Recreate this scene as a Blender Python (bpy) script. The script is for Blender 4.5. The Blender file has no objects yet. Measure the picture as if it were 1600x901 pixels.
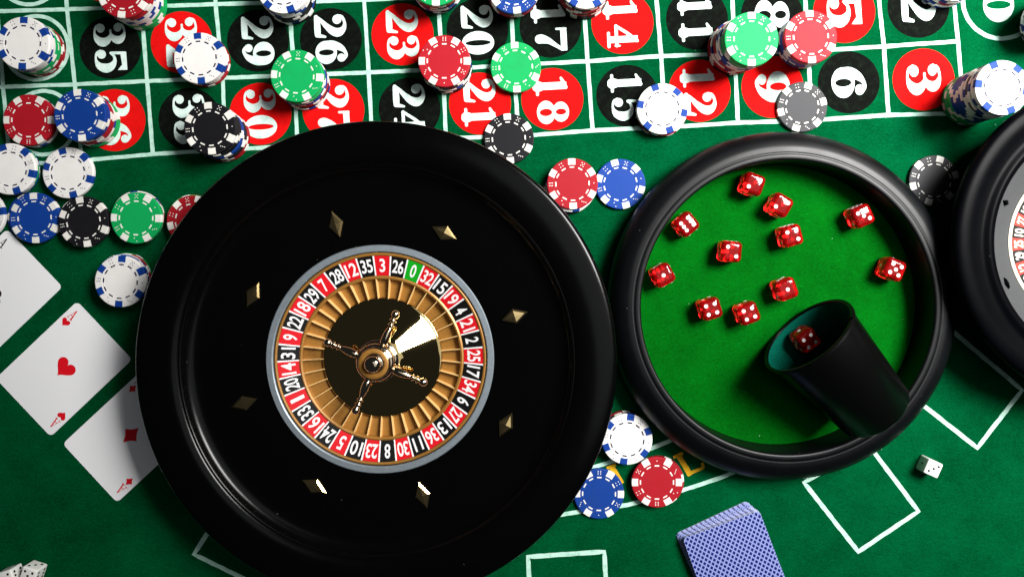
import bpy, bmesh, math, random
import numpy as np
from mathutils import Vector, Matrix
from mathutils.geometry import tessellate_polygon
random.seed(7)
MM = 0.001
sc = bpy.context.scene
COL = sc.collection

# ------------------------------------------------------------------ camera
D = 520.0            # camera height in mm over the felt
VX, VY = 830.0, 390.0   # photo point straight under the camera
def P(px, py, z=0.0):
    """photo pixel -> world point (mm) at height z"""
    cx, cy = (VX-800)*.5, (450.5-VY)*.5
    x, y = (px-800)*.5, (450.5-py)*.5
    k = (D-z)/D
    return (cx+(x-cx)*k, cy+(y-cy)*k, z)
cam_d = bpy.data.cameras.new('camera')
cam = bpy.data.objects.new('camera', cam_d); COL.objects.link(cam)
cam.location = ((VX-800)*.5*MM, (450.5-VY)*.5*MM, D*MM)
cam_d.sensor_width = 36; cam_d.lens = 36*D/800
cam_d.shift_x = -(VX-800)/1600; cam_d.shift_y = -(450.5-VY)/1600
cam_d.clip_start = 0.01; cam_d.clip_end = 20
sc.camera = cam
# ------------------------------------------------------------------ light
w = bpy.data.worlds.new('World'); sc.world = w; w.use_nodes = True
bg = w.node_tree.nodes['Background']; bg.inputs[0].default_value = (.80, .88, 1, 1); bg.inputs[1].default_value = 0.022
def area(name, loc, target, sx, sy, power, col):
    l = bpy.data.lights.new(name, 'AREA'); l.shape = 'RECTANGLE'; l.size = sx*MM; l.size_y = sy*MM
    l.energy = power; l.color = col
    o = bpy.data.objects.new(name, l); COL.objects.link(o)
    o.location = Vector(loc)*MM
    d = (Vector(target)-Vector(loc)).normalized()
    o.rotation_euler = d.to_track_quat('-Z', 'Y').to_euler()
    return o
k_ = area('key_softbox', (830, 520, 960), (500, 400, 0), 600, 540, 26.5, (1, .985, .96)); k_.data.spread = math.radians(94)
area('ceiling_bounce', (430, 90, 1250), (250, 0, 0), 950, 900, 2.0, (.94, .97, 1))
vs = sc.view_settings; vs.view_transform = 'Standard'; vs.look = 'None'; vs.exposure = 0; vs.gamma = 1

# ------------------------------------------------------------------ materials
def mat(name, col, rough=.5, spec=.5, metal=0., noise=0., nscale=200., bump=0., bscale=400., coat=0., rnoise=0., vary=0., **kw):
    m = bpy.data.materials.new(name); m.use_nodes = True
    nt = m.node_tree; b = nt.nodes['Principled BSDF']
    c = (col[0], col[1], col[2], 1)
    b.inputs['Base Color'].default_value = c
    b.inputs['Roughness'].default_value = rough
    b.inputs['Specular IOR Level'].default_value = spec
    b.inputs['Metallic'].default_value = metal
    if coat: b.inputs['Coat Weight'].default_value = coat; b.inputs['Coat Roughness'].default_value = .15
    tc = nt.nodes.new('ShaderNodeTexCoord')
    if noise:
        n = nt.nodes.new('ShaderNodeTexNoise'); n.inputs['Scale'].default_value = nscale; n.inputs['Detail'].default_value = 4
        nt.links.new(tc.outputs['Object'], n.inputs['Vector'])
        mx = nt.nodes.new('ShaderNodeMix'); mx.data_type = 'RGBA'
        mx.inputs['A'].default_value = tuple(x*(1-noise) for x in c[:3])+(1,)
        mx.inputs['B'].default_value = tuple(min(1, x*(1+noise)) for x in c[:3])+(1,)
        nt.links.new(n.outputs['Fac'], mx.inputs['Factor']); nt.links.new(mx.outputs['Result'], b.inputs['Base Color'])
    if rnoise:
        n3 = nt.nodes.new('ShaderNodeTexNoise'); n3.inputs['Scale'].default_value = 60; n3.inputs['Detail'].default_value = 6
        nt.links.new(tc.outputs['Object'], n3.inputs['Vector'])
        mr = nt.nodes.new('ShaderNodeMapRange'); mr.inputs['To Min'].default_value = rough-rnoise; mr.inputs['To Max'].default_value = rough+rnoise
        nt.links.new(n3.outputs['Fac'], mr.inputs['Value']); nt.links.new(mr.outputs['Result'], b.inputs['Roughness'])
    if bump:
        n2 = nt.nodes.new('ShaderNodeTexNoise'); n2.inputs['Scale'].default_value = bscale; n2.inputs['Detail'].default_value = 3
        nt.links.new(tc.outputs['Object'], n2.inputs['Vector'])
        bp = nt.nodes.new('ShaderNodeBump'); bp.inputs['Strength'].default_value = bump; bp.inputs['Distance'].default_value = .0003
        nt.links.new(n2.outputs['Fac'], bp.inputs['Height']); nt.links.new(bp.outputs['Normal'], b.inputs['Normal'])
    if vary:
        src = b.inputs['Base Color'].links[0].from_socket if b.inputs['Base Color'].links else None
        oi = nt.nodes.new('ShaderNodeObjectInfo'); mr = nt.nodes.new('ShaderNodeMapRange'); mr.inputs['To Min'].default_value = 1-vary; mr.inputs['To Max'].default_value = 1+vary*.4
        nt.links.new(oi.outputs['Random'], mr.inputs['Value'])
        hs = nt.nodes.new('ShaderNodeHueSaturation'); nt.links.new(mr.outputs['Result'], hs.inputs['Value'])
        if src: nt.links.new(src, hs.inputs['Color'])
        else: hs.inputs['Color'].default_value = c
        # soft grubby patches from handling
        g = nt.nodes.new('ShaderNodeTexNoise'); g.inputs['Scale'].default_value = 55; g.inputs['Detail'].default_value = 6
        ad = nt.nodes.new('ShaderNodeVectorMath'); ad.operation = 'ADD'; nt.links.new(tc.outputs['Object'], ad.inputs[0]); nt.links.new(oi.outputs['Random'], ad.inputs[1])
        nt.links.new(ad.outputs[0], g.inputs['Vector'])
        m2 = nt.nodes.new('ShaderNodeMapRange'); m2.inputs['From Min'].default_value = .55; m2.inputs['From Max'].default_value = .8; m2.inputs['To Max'].default_value = .35
        nt.links.new(g.outputs['Fac'], m2.inputs['Value'])
        mm = nt.nodes.new('ShaderNodeMix'); mm.data_type = 'RGBA'; mm.inputs['B'].default_value = (c[0]*.6+.01, c[1]*.6+.01, c[2]*.6+.01, 1)
        nt.links.new(m2.outputs['Result'], mm.inputs['Factor']); nt.links.new(hs.outputs['Color'], mm.inputs['A']); nt.links.new(mm.outputs['Result'], b.inputs['Base Color'])
    for k, v in kw.items(): b.inputs[k].default_value = v
    return m

def felt_mat(name, base, second, sheen=.0):
    m = bpy.data.materials.new(name); m.use_nodes = True
    nt = m.node_tree; b = nt.nodes['Principled BSDF']; L = nt.links.new
    tc = nt.nodes.new('ShaderNodeTexCoord')
    def noise(scale, detail, vec=None, dist=0.):
        n = nt.nodes.new('ShaderNodeTexNoise'); n.inputs['Scale'].default_value = scale; n.inputs['Detail'].default_value = detail
        n.inputs['Distortion'].default_value = dist
        L(vec or tc.outputs['Object'], n.inputs['Vector']); return n.outputs['Fac']
    mp = nt.nodes.new('ShaderNodeMapping'); mp.inputs['Scale'].default_value = (1, 3.2, 1); mp.inputs['Rotation'].default_value = (0, 0, .5)
    L(tc.outputs['Object'], mp.inputs['Vector'])
    f1 = noise(330, 5, mp.outputs['Vector'], 2.5)        # short fibres
    f2 = noise(45, 5)                                    # pile lying this way and that
    f3 = noise(9, 3)
    def math_(op, a, bb):
        n = nt.nodes.new('ShaderNodeMath'); n.operation = op
        for i, v in enumerate((a, bb)):
            if isinstance(v, (int, float)): n.inputs[i].default_value = v
            else: L(v, n.inputs[i])
        return n.outputs[0]
    s = math_('ADD', math_('MULTIPLY', f1, .62), math_('ADD', math_('MULTIPLY', f2, .18), math_('MULTIPLY', f3, .2)))
    mr = nt.nodes.new('ShaderNodeMapRange'); mr.inputs['From Min'].default_value = .38; mr.inputs['From Max'].default_value = .62
    L(s, mr.inputs['Value'])
    mx = nt.nodes.new('ShaderNodeMix'); mx.data_type = 'RGBA'
    mx.inputs['A'].default_value = (*base, 1); mx.inputs['B'].default_value = (*second, 1)
    L(mr.outputs['Result'], mx.inputs['Factor'])
    # sparse pale lint
    vo = nt.nodes.new('ShaderNodeTexVoronoi'); vo.inputs['Scale'].default_value = 90; vo.inputs['Randomness'].default_value = 1
    L(tc.outputs['Object'], vo.inputs['Vector'])
    sp = nt.nodes.new('ShaderNodeSeparateColor'); L(vo.outputs['Color'], sp.inputs[0])
    lint = math_('MULTIPLY', math_('LESS_THAN', vo.outputs['Distance'], .035), math_('GREATER_THAN', sp.outputs[0], .86))
    mx2 = nt.nodes.new('ShaderNodeMix'); mx2.data_type = 'RGBA'
    L(math_('MULTIPLY', lint, .45), mx2.inputs['Factor']); L(mx.outputs['Result'], mx2.inputs['A']); mx2.inputs['B'].default_value = (.35, .55, .4, 1)
    L(mx2.outputs['Result'], b.inputs['Base Color'])
    b.inputs['Roughness'].default_value = 1; b.inputs['Specular IOR Level'].default_value = .0
    if sheen:
        b.inputs['Sheen Weight'].default_value = sheen; b.inputs['Sheen Roughness'].default_value = .45
        b.inputs['Sheen Tint'].default_value = (.05, 1, .55, 1)
    bp = nt.nodes.new('ShaderNodeBump'); bp.inputs['Strength'].default_value = .6; bp.inputs['Distance'].default_value = .0006
    L(s, bp.inputs['Height']); L(bp.outputs['Normal'], b.inputs['Normal'])
    return m

def print_mat(name, col, under, amount=.5):
    """ink on felt: fibres of the ground colour show through"""
    m = felt_mat(name, col, col)
    nt = m.node_tree; b = nt.nodes['Principled BSDF']
    tc = nt.nodes.new('ShaderNodeTexCoord')
    n = nt.nodes.new('ShaderNodeTexNoise'); n.inputs['Scale'].default_value = 170; n.inputs['Detail'].default_value = 7; n.inputs['Roughness'].default_value = .7
    nt.links.new(tc.outputs['Object'], n.inputs['Vector'])
    mr = nt.nodes.new('ShaderNodeMapRange'); mr.inputs['From Min'].default_value = .48; mr.inputs['From Max'].default_value = .75
    mr.inputs['To Max'].default_value = amount
    nt.links.new(n.outputs['Fac'], mr.inputs['Value'])
    mx = nt.nodes.new('ShaderNodeMix'); mx.data_type = 'RGBA'; mx.inputs['A'].default_value = (*col, 1); mx.inputs['B'].default_value = (*under, 1)
    nt.links.new(mr.outputs['Result'], mx.inputs['Factor']); nt.links.new(mx.outputs['Result'], b.inputs['Base Color'])
    return m

M = {}
M['felt'] = felt_mat('table felt', (.0002, .028, .0072), (.0004, .078, .024), sheen=.0)
M['tray_felt'] = felt_mat('tray felt', (.0008, .042, .002), (.0008, .105, .005), sheen=.0)
M['cup_felt'] = felt_mat('cup felt', (.001, .045, .03), (.002, .10, .066))
M['p_white'] = print_mat('white felt print', (.62, .74, .69), (.25, .50, .40), .8)
M['p_line'] = print_mat('mint line print', (.44, .66, .56), (.11, .34, .22), .8)
M['p_red'] = print_mat('red felt print', (.62, .006, .006), (.30, .004, .003), .5)
M['p_black'] = print_mat('black felt print', (.0035, .004, .0035), (.008, .014, .008), .7)
M['p_gold'] = print_mat('gold felt print', (.55, .30, .015), (.2, .2, .02), .5)
M['black'] = mat('satin black lacquer', (.0007, .0007, .0008), rough=.20, spec=.18, rnoise=.03, bump=.03, bscale=900)
M['black2'] = mat('black plastic', (.0009, .001, .0015), rough=.36, spec=.025, rnoise=.05, bump=.05, bscale=900)
M['tray'] = mat('black moulded plastic', (.0009, .0011, .0016), rough=.40, spec=.22, rnoise=.06, bump=.06, bscale=700)
M['cupm'] = mat('black cup plastic', (.0008, .0008, .0008), rough=.30, spec=.2, rnoise=.04)
M['steel'] = mat('brushed grey ring', (.24, .28, .31), rough=.45, metal=.55, noise=.2, nscale=300)
M['grey'] = mat('matte grey plastic', (.045, .047, .049), rough=.6, spec=.08, noise=.1)
M['cream'] = mat('cream plastic', (.70, .64, .50), rough=.4)
M['brass'] = mat('satin brass', (.31, .145, .028), rough=.38, metal=.3, noise=.18, nscale=250, rnoise=.08)
M['fin'] = mat('brass fin', (.85, .55, .22), rough=.3, metal=.2)
M['gold'] = mat('polished gold', (.72, .53, .22), rough=.035, metal=1., rnoise=.01)
M['stud'] = mat('gold stud', (1.0, .72, .32), rough=.17, metal=1.)
M['chrome'] = mat('polished dark gold', (.72, .58, .40), rough=.07, metal=1.)
M['t_red'] = mat('wheel red', (.55, .006, .012), rough=.35)
M['t_black'] = mat('wheel black', (.004, .004, .004), rough=.35)
M['t_green'] = mat('wheel green', (.004, .30, .01), rough=.35)
M['t_white'] = mat('wheel white', (.72, .72, .72), rough=.45)
M['t_orange'] = mat('faded red print', (.42, .04, .03), rough=.7, spec=.1)
M['t_char'] = mat('faded black print', (.016, .016, .016), rough=.7, spec=.1)
chipcol = {'red': (.31, .006, .013), 'blue': (.003, .036, .22), 'green': (.002, .30, .075), 'black': (.0055, .0055, .0075),
           'white': (.72, .70, .675), 'grey': (.032, .032, .035)}  # grey is black chip clay with the haze of glare painted into its colour
for k, c in chipcol.items():
    M['c_'+k] = mat(k+' chip clay', c, rough=.6, spec=.17, noise=.07, nscale=150, bump=.12, bscale=1500, vary=.14)
M['s_white'] = mat('white chip inset', (.70, .68, .63), rough=.6, spec=.15, noise=.05, nscale=300, vary=.12)
M['s_blue'] = mat('blue chip inset', (.003, .034, .21), rough=.6, spec=.15, noise=.05, nscale=300)
M['s_dark'] = mat('dark chip print', (.01, .012, .04), rough=.6, spec=.15)
M['card'] = mat('card stock', (.76, .76, .77), rough=.38, spec=.4, bump=.04, bscale=600)
M['card_red'] = mat('card red ink', (.62, .004, .012), rough=.4)
M['card_black'] = mat('card black ink', (.006, .006, .006), rough=.4)
M['w_die'] = mat('white die plastic', (.74, .74, .70), rough=.25)
M['w_pip'] = mat('black pip paint', (.006, .006, .006), rough=.4)
M['r_pip'] = mat('white pip paint', (.85, .84, .82), rough=.4)
M['r_die'] = mat('clear red acrylic', (.82, .012, .012), rough=.08, spec=.4, **{'Transmission Weight': .86, 'IOR': 1.38})

def back_mat():
    m = bpy.data.materials.new('blue lattice card back'); m.use_nodes = True
    nt = m.node_tree; b = nt.nodes['Principled BSDF']; L = nt.links.new
    tc = nt.nodes.new('ShaderNodeTexCoord'); sx = nt.nodes.new('ShaderNodeSeparateXYZ'); L(tc.outputs['Object'], sx.inputs[0])
    def ma(op, a, c=0.):
        n = nt.nodes.new('ShaderNodeMath'); n.operation = op
        for i, v in enumerate((a, c)):
            if isinstance(v, (int, float)): n.inputs[i].default_value = v
            else: L(v, n.inputs[i])
        return n.outputs[0]
    u = ma('MULTIPLY', sx.outputs[0], 1/.0040); v = ma('MULTIPLY', sx.outputs[1], 1/.0049)
    a = ma('ABSOLUTE', ma('SUBTRACT', ma('FRACT', ma('ADD', u, v)), .5))
    c = ma('ABSOLUTE', ma('SUBTRACT', ma('FRACT', ma('SUBTRACT', u, v)), .5))
    inside = ma('LESS_THAN', ma('MAXIMUM', a, c), .335)
    mx = nt.nodes.new('ShaderNodeMix'); mx.data_type = 'RGBA'; L(inside, mx.inputs['Factor'])
    mx.inputs['A'].default_value = (.20, .24, .48, 1); mx.inputs['B'].default_value = (.004, .006, .11, 1)
    L(mx.outputs['Result'], b.inputs['Base Color']); b.inputs['Roughness'].default_value = .38
    return m
M['back'] = back_mat()
def dust(m, scale=110, col=(.05, .05, .05)):
    nt = m.node_tree; b = nt.nodes['Principled BSDF']; L = nt.links.new
    tc = nt.nodes.new('ShaderNodeTexCoord'); vo = nt.nodes.new('ShaderNodeTexVoronoi'); vo.inputs['Scale'].default_value = scale
    L(tc.outputs['Object'], vo.inputs['Vector']); sp = nt.nodes.new('ShaderNodeSeparateColor'); L(vo.outputs['Color'], sp.inputs[0])
    a = nt.nodes.new('ShaderNodeMath'); a.operation = 'LESS_THAN'; L(vo.outputs['Distance'], a.inputs[0]); a.inputs[1].default_value = .05
    g = nt.nodes.new('ShaderNodeMath'); g.operation = 'GREATER_THAN'; L(sp.outputs[0], g.inputs[0]); g.inputs[1].default_value = .88
    p = nt.nodes.new('ShaderNodeMath'); p.operation = 'MULTIPLY'; L(a.outputs[0], p.inputs[0]); L(g.outputs[0], p.inputs[1])
    mx = nt.nodes.new('ShaderNodeMix'); mx.data_type = 'RGBA'; L(p.outputs[0], mx.inputs['Factor'])
    mx.inputs['A'].default_value = b.inputs['Base Color'].default_value; mx.inputs['B'].default_value = (*col, 1)
    L(mx.outputs['Result'], b.inputs['Base Color'])
for k in ('black', 'tray', 'cupm', 'black2'): dust(M[k])

# ------------------------------------------------------------------ object helpers
def link(o): COL.objects.link(o); return o
def tag(o, label, cat, group=None):
    o['label'] = label; o['category'] = cat
    if group: o['group'] = group
    return o
def thing(name, loc, label, cat, group=None, rz=0.):
    o = bpy.data.objects.new(name, None); o.empty_display_size = .01
    link(o); o.location = Vector(loc)*MM; o.rotation_euler = (0, 0, rz)
    return tag(o, label, cat, group)
def part(name, me, parent, loc=(0, 0, 0), rot=(0, 0, 0), label=None, stuff=False):
    o = bpy.data.objects.new(name, me); link(o)
    if parent: o.parent = parent
    o.location = Vector(loc)*MM; o.rotation_euler = rot
    if label: o['label'] = label
    if stuff: o['kind'] = 'stuff'
    return o
def mesh(name, verts, faces, m, smooth=None, fm=None):
    me = bpy.data.meshes.new(name)
    me.from_pydata([(v[0]*MM, v[1]*MM, v[2]*MM) for v in verts], [], faces)
    for x in (m if isinstance(m, (list, tuple)) else [m]): me.materials.append(x)
    if fm: me.polygons.foreach_set('material_index', fm)
    if smooth is not None:
        me.polygons.foreach_set('use_smooth', [True]*len(me.polygons))
        me.set_sharp_from_angle(angle=math.radians(smooth))
    me.update(); return me
def fix_normals(me):
    bm = bmesh.new(); bm.from_mesh(me); bmesh.ops.recalc_face_normals(bm, faces=bm.faces); bm.to_mesh(me); bm.free(); return me
def lathe(name, prof, m, seg=96, smooth=35, a0=0., a1=2*math.pi, closed=False):
    """profile (r, z); closed=True joins last point to first"""
    full = abs(a1-a0-2*math.pi) < 1e-6
    n = seg if full else seg+1
    vs_, fs = [], []
    for i in range(n):
        a = a0+(a1-a0)*i/seg
        c, s = math.cos(a), math.sin(a)
        for r, z in prof: vs_.append((r*c, r*s, z))
    k = len(prof)
    for i in range(seg):
        j = (i+1) % n
        for q in range(k if closed else k-1):
            q2 = (q+1) % k
            fs.append((i*k+q, j*k+q, j*k+q2, i*k+q2))
    if not full and closed:
        fs.append(tuple(range(k))); fs.append(tuple(reversed([seg*k+q for q in range(k)])))
    me = mesh(name, vs_, fs, m, smooth)
    bm = bmesh.new(); bm.from_mesh(me); bmesh.ops.remove_doubles(bm, verts=bm.verts, dist=1e-7)
    bmesh.ops.dissolve_degenerate(bm, edges=bm.edges, dist=1e-8)
    bmesh.ops.recalc_face_normals(bm, faces=bm.faces); bm.to_mesh(me); bm.free()
    me.polygons.foreach_set('use_smooth', [True]*len(me.polygons)); me.set_sharp_from_angle(angle=math.radians(smooth))
    return me
def spline(pts, n=6):
    """Catmull-Rom through tuples of any size"""
    out = []
    p = [np.array(q, float) for q in pts]
    p = [2*p[0]-p[1]]+p+[2*p[-1]-p[-2]]
    for i in range(1, len(p)-2):
        for k in range(n):
            t = k/n
            out.append(.5*((2*p[i])+(p[i+1]-p[i-1])*t+(2*p[i-1]-5*p[i]+4*p[i+1]-p[i+2])*t*t+(3*p[i]-p[i-1]-3*p[i+1]+p[i+2])*t**3))
    out.append(p[-2]); return out

# ------------------------------------------------------------------ glyphs drawn from strokes
def glyph(prims, W=1.0, H=1.0, res=110):
    nx = int(res*(W+.2)); ny = int(res*(H+.2))
    X, Y = np.meshgrid(np.linspace(-.1, W+.1, nx), np.linspace(-.1, H+.1, ny))
    F = np.full(X.shape, 9.)
    def ell(cx, cy, rx, ry):
        k = np.sqrt(((X-cx)/rx)**2+((Y-cy)/ry)**2); return (k-1)*min(rx, ry)
    for pr in prims:
        t = pr[0]
        if t in 'sl':
            pts = spline(pr[1], 14) if t == 's' else [np.array(a)*(1-u)+np.array(b)*u for a, b in zip(pr[1][:-1], pr[1][1:]) for u in np.linspace(0, 1, 40)]
            for q in pts: F = np.minimum(F, np.hypot(X-q[0], Y-q[1])-q[2])
        elif t == 'e': F = np.minimum(F, ell(*pr[1:]))
        elif t == '-': F = np.maximum(F, -ell(*pr[1:]))
        elif t == 'b':
            x0, y0, x1, y1 = pr[1:]
            F = np.minimum(F, np.maximum(np.maximum(x0-X, X-x1), np.maximum(y0-Y, Y-y1)))
        elif t == 'p':   # convex polygon, counter-clockwise
            d = np.full(X.shape, -9.); q = pr[1]
            for a, b in zip(q, q[1:]+q[:1]):
                ex, ey = b[0]-a[0], b[1]-a[1]; l = math.hypot(ex, ey)
                d = np.maximum(d, ((X-a[0])*ey-(Y-a[1])*ex)/l)
            F = np.minimum(F, d)
    F = np.where(np.abs(F) < 1e-6, 1e-6, F)
    # marching squares -> closed loops
    seg = {}
    xs, ys = X[0], Y[:, 0]
    def ip(i, j, i2, j2):
        a, b = F[j, i], F[j2, i2]; t = a/(a-b)
        return (round(float(xs[i]+(xs[i2]-xs[i])*t), 6), round(float(ys[j]+(ys[j2]-ys[j])*t), 6))
    for j in range(ny-1):
        for i in range(nx-1):
            c = [F[j, i] < 0, F[j, i+1] < 0, F[j+1, i+1] < 0, F[j+1, i] < 0]
            s = sum(c)
            if s in (0, 4): continue
            e = {}
            if c[0] != c[1]: e[0] = ip(i, j, i+1, j)
            if c[1] != c[2]: e[1] = ip(i+1, j, i+1, j+1)
            if c[2] != c[3]: e[2] = ip(i, j+1, i+1, j+1)
            if c[3] != c[0]: e[3] = ip(i, j, i, j+1)
            # walk edges keeping inside on the left
            ks = sorted(e)
            if len(ks) == 2:
                prs = [(ks[0], ks[1])] if not c[(ks[0])] else [(ks[1], ks[0])]
            else:
                prs = [(3, 0), (1, 2)] if c[0] else [(0, 1), (2, 3)]
            for a, b in prs:
                if e[a] != e[b]: seg.setdefault(e[a], []).append(e[b])
    nb = {}
    for a, bs in seg.items():
        for b in bs: nb.setdefault(a, set()).add(b); nb.setdefault(b, set()).add(a)
    loops = []
    while nb:
        st = next(iter(nb)); loop = [st]; prev = None; cur = st
        while True:
            cand = [q for q in nb[cur] if q != prev]
            if not cand: break
            nxt = cand[0]
            if nxt == st: break
            if nxt in loop[-3:]: break
            loop.append(nxt); prev, cur = cur, nxt
            if len(loop) > 5000: break
        for q in loop: nb.pop(q, None)
        for q in nb: nb[q] = {r for r in nb[q] if r in nb or r == q}
        if len(loop) > 8: loops.append(loop[::2])
    return loops
def fill(loops, sx=1, sy=1, ox=0, oy=0, z=0):
    vs_ = [(p[0]*sx+ox, p[1]*sy+oy, z) for l in loops for p in l]
    tri = tessellate_polygon([[Vector((p[0], p[1], 0)) for p in l] for l in loops])
    return vs_, [tuple(t) for t in tri]
def up_normals(me):
    bm = bmesh.new(); bm.from_mesh(me); bm.normal_update()
    for f in bm.faces:
        if f.normal.z < 0: f.normal_flip()
    bm.to_mesh(me); bm.free(); return me

# heavy old-style figures with ball ends (box about .78 wide, 1 high)
G = {}
G['0'] = [('e', .39, .5, .39, .5), ('-', .39, .5, .095, .395)]
G['1'] = [('b', .28, .04, .52, .96), ('l', [(.14, .045, .045), (.66, .045, .045)]), ('l', [(.46, .93, .06), (.28, .86, .055), (.15, .80, .035)]), ('l', [(.40, .12, .15), (.40, .06, .17)])]
G['2'] = [('e', .19, .72, .145, .14), ('s', [(.06, .74, .03), (.12, .88, .045), (.32, .955, .045), (.50, .90, .085), (.60, .74, .135), (.54, .56, .12), (.38, .38, .085), (.20, .22, .055), (.07, .08, .04)]),
          ('l', [(.08, .07, .06), (.25, .10, .095), (.50, .10, .10), (.64, .10, .09)]), ('l', [(.66, .08, .07), (.72, .33, .035)])]
G['3'] = [('e', .18, .76, .135, .125), ('e', .18, .23, .14, .13), ('s', [(.06, .78, .03), (.13, .91, .04), (.34, .965, .035), (.52, .88, .095), (.58, .75, .125), (.50, .60, .085), (.36, .535, .035), (.26, .53, .035)]),
          ('s', [(.26, .53, .035), (.40, .525, .035), (.56, .44, .10), (.63, .28, .14), (.53, .12, .10), (.34, .035, .035), (.14, .08, .04), (.055, .20, .03)])]
G['4'] = [('b', .42, .04, .64, .95), ('l', [(.60, .93, .05), (.32, .62, .05), (.08, .30, .045)]), ('l', [(.07, .29, .05), (.74, .29, .05)]), ('l', [(.30, .045, .045), (.76, .045, .045)]), ('l', [(.74, .25, .03), (.74, .38, .03)])]
G['5'] = [('e', .18, .22, .14, .135), ('l', [(.17, .95, .045), (.15, .52, .045)]), ('p', [(.14, .80), (.70, .86), (.70, 1.0), (.14, .99)]), ('p', [(.55, .84), (.71, .70), (.72, 1.0), (.6, 1.0)]),
          ('s', [(.15, .50, .035), (.26, .60, .04), (.42, .62, .06), (.58, .50, .12), (.63, .33, .145), (.54, .13, .10), (.34, .035, .035), (.14, .07, .04), (.055, .18, .03)])]
G['6'] = [('e', .40, .335, .39, .335), ('-', .40, .34, .10, .235), ('s', [(.14, .36, .13), (.15, .55, .135), (.24, .76, .11), (.38, .91, .06), (.54, .955, .045), (.68, .87, .03)]), ('e', .60, .80, .135, .125)]
G['7'] = [('p', [(.06, .80), (.74, .80), (.74, .99), (.06, .99)]), ('l', [(.10, .96, .04), (.09, .68, .035)]), ('s', [(.70, .84, .045), (.56, .62, .06), (.43, .42, .09), (.37, .22, .13), (.37, .13, .13)])]
G['8'] = [('e', .39, .745, .325, .255), ('e', .39, .285, .38, .285), ('-', .39, .75, .10, .165), ('-', .39, .28, .12, .195)]
G['A'] = [('l', [(.40, .97, .03), (.12, .05, .03)]), ('l', [(.42, .95, .075), (.66, .05, .085)]), ('l', [(.20, .36, .03), (.58, .36, .03)]), ('l', [(.0, .03, .03), (.26, .03, .03)]), ('l', [(.48, .03, .03), (.84, .03, .03)])]
def flip9():
    out = []
    for l in LOOPS['6']: out.append([(.78-p[0], 1-p[1]) for p in l])
    return out
LOOPS = {k: glyph(v) for k, v in G.items()}
LOOPS['9'] = flip9()
DIGW = {k: (min(p[0] for l in v for p in l), max(p[0] for l in v for p in l)) for k, v in LOOPS.items()}
_dm = {}
def digit_mesh(ch, w_mm, h_mm, m, z=0):
    key = (ch, round(w_mm, 2), round(h_mm, 2), m.name)
    if key not in _dm:
        a, b = DIGW[ch]; w0 = b-a
        vs_, fs = fill(LOOPS[ch], w_mm/w0, h_mm, -w_mm/2-a*w_mm/w0, -h_mm/2, z)
        _dm[key] = up_normals(mesh('figure '+ch, vs_, fs, m))
    return _dm[key]
_tm = {}
def text_mesh(s, w_mm, h_mm, m, off=.018):
    key = (s, w_mm, h_mm, m.name)
    if key in _tm: return _tm[key]
    cu = bpy.data.curves.new('t', 'FONT'); cu.body = s; cu.offset = off; cu.space_character = .95; cu.resolution_u = 5
    ob = bpy.data.objects.new('t', cu); COL.objects.link(ob)
    dg = bpy.context.evaluated_depsgraph_get(); dg.update()
    me = bpy.data.meshes.new_from_object(ob.evaluated_get(dg))
    bpy.data.objects.remove(ob); bpy.data.curves.remove(cu)
    co = np.array([v.co[:] for v in me.vertices])
    mn, mxx = co.min(0), co.max(0); c = (mn+mxx)/2; s_ = (mxx-mn)
    for v in me.vertices:
        v.co = ((v.co.x-c[0])/s_[0]*w_mm*MM, (v.co.y-c[1])/s_[1]*h_mm*MM, 0)
    me.materials.clear(); me.materials.append(m)
    _tm[key] = up_normals(me); return me

# ------------------------------------------------------------------ table felt and its print
def sheet(name, x0, y0, x1, y1, m, nx=90, ny=70):
    vs_, fs = [], []
    for j in range(ny+1):
        for i in range(nx+1):
            vs_.append((x0+(x1-x0)*i/nx, y0+(y1-y0)*j/ny, 0))
    for j in range(ny):
        for i in range(nx):
            a = j*(nx+1)+i; fs.append((a, a+1, a+nx+2, a+nx+1))
    return mesh(name, vs_, fs, m, 60)
felt = bpy.data.objects.new('table_felt', sheet('table felt', -900, -700, 900, 700, M['felt'], 2, 2)); link(felt)
felt['kind'] = 'structure'; felt['label'] = 'green casino table felt with printed betting layout'
def strip(pts, wid, m, z, name, jitter=.18, closed=False, step=4):
    """line print through photo points"""
    q = [np.array(P(*p)[:2]) for p in pts]
    if closed: q.append(q[0])
    d = []
    for a, b in zip(q[:-1], q[1:]):
        n = max(1, int(np.linalg.norm(b-a)/step))
        for k in range(n): d.append(a+(b-a)*k/n)
    d.append(q[-1])
    vs_, fs = [], []
    for i, c in enumerate(d):
        t = d[min(i+1, len(d)-1)]-d[max(i-1, 0)]; t /= np.linalg.norm(t); nrm = np.array([-t[1], t[0]])
        w1 = wid/2+random.uniform(-jitter, jitter); w2 = wid/2+random.uniform(-jitter, jitter)
        a, b = c+nrm*w1, c-nrm*w2
        vs_ += [(a[0], a[1], z), (b[0], b[1], z)]
    for i in range(len(d)-1): fs.append((2*i, 2*i+1, 2*i+3, 2*i+2))
    return part(name, up_normals(mesh(name, vs_, fs, m)), felt)
xt = [(-4, 18), (105, 15), (221, 11), (337, 7), (452, 4), (569, 0), (684, -4), (798, -9), (911, -14), (1024, -20), (1143, -28), (1256, -33), (1369, -40), (1485, -48)]
xm = [(5, 136), (117, 132), (230, 127), (348, 122), (460, 118), (576, 113.5), (692, 108.5), (803, 102), (918, 96), (1033, 88), (1148, 84), (1263, 80), (1381, 73), (1497, 65)]
xb = [(16, 258), (128, 251), (239, 241), (353, 234), (465, 228), (582, 222), (697, 216), (810, 213), (926, 204), (1040, 199), (1153, 192), (1268, 188), (1388, 180), (1506, 177)]
xu = [(a[0]-8, a[1]-117) for a in xt]
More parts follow.
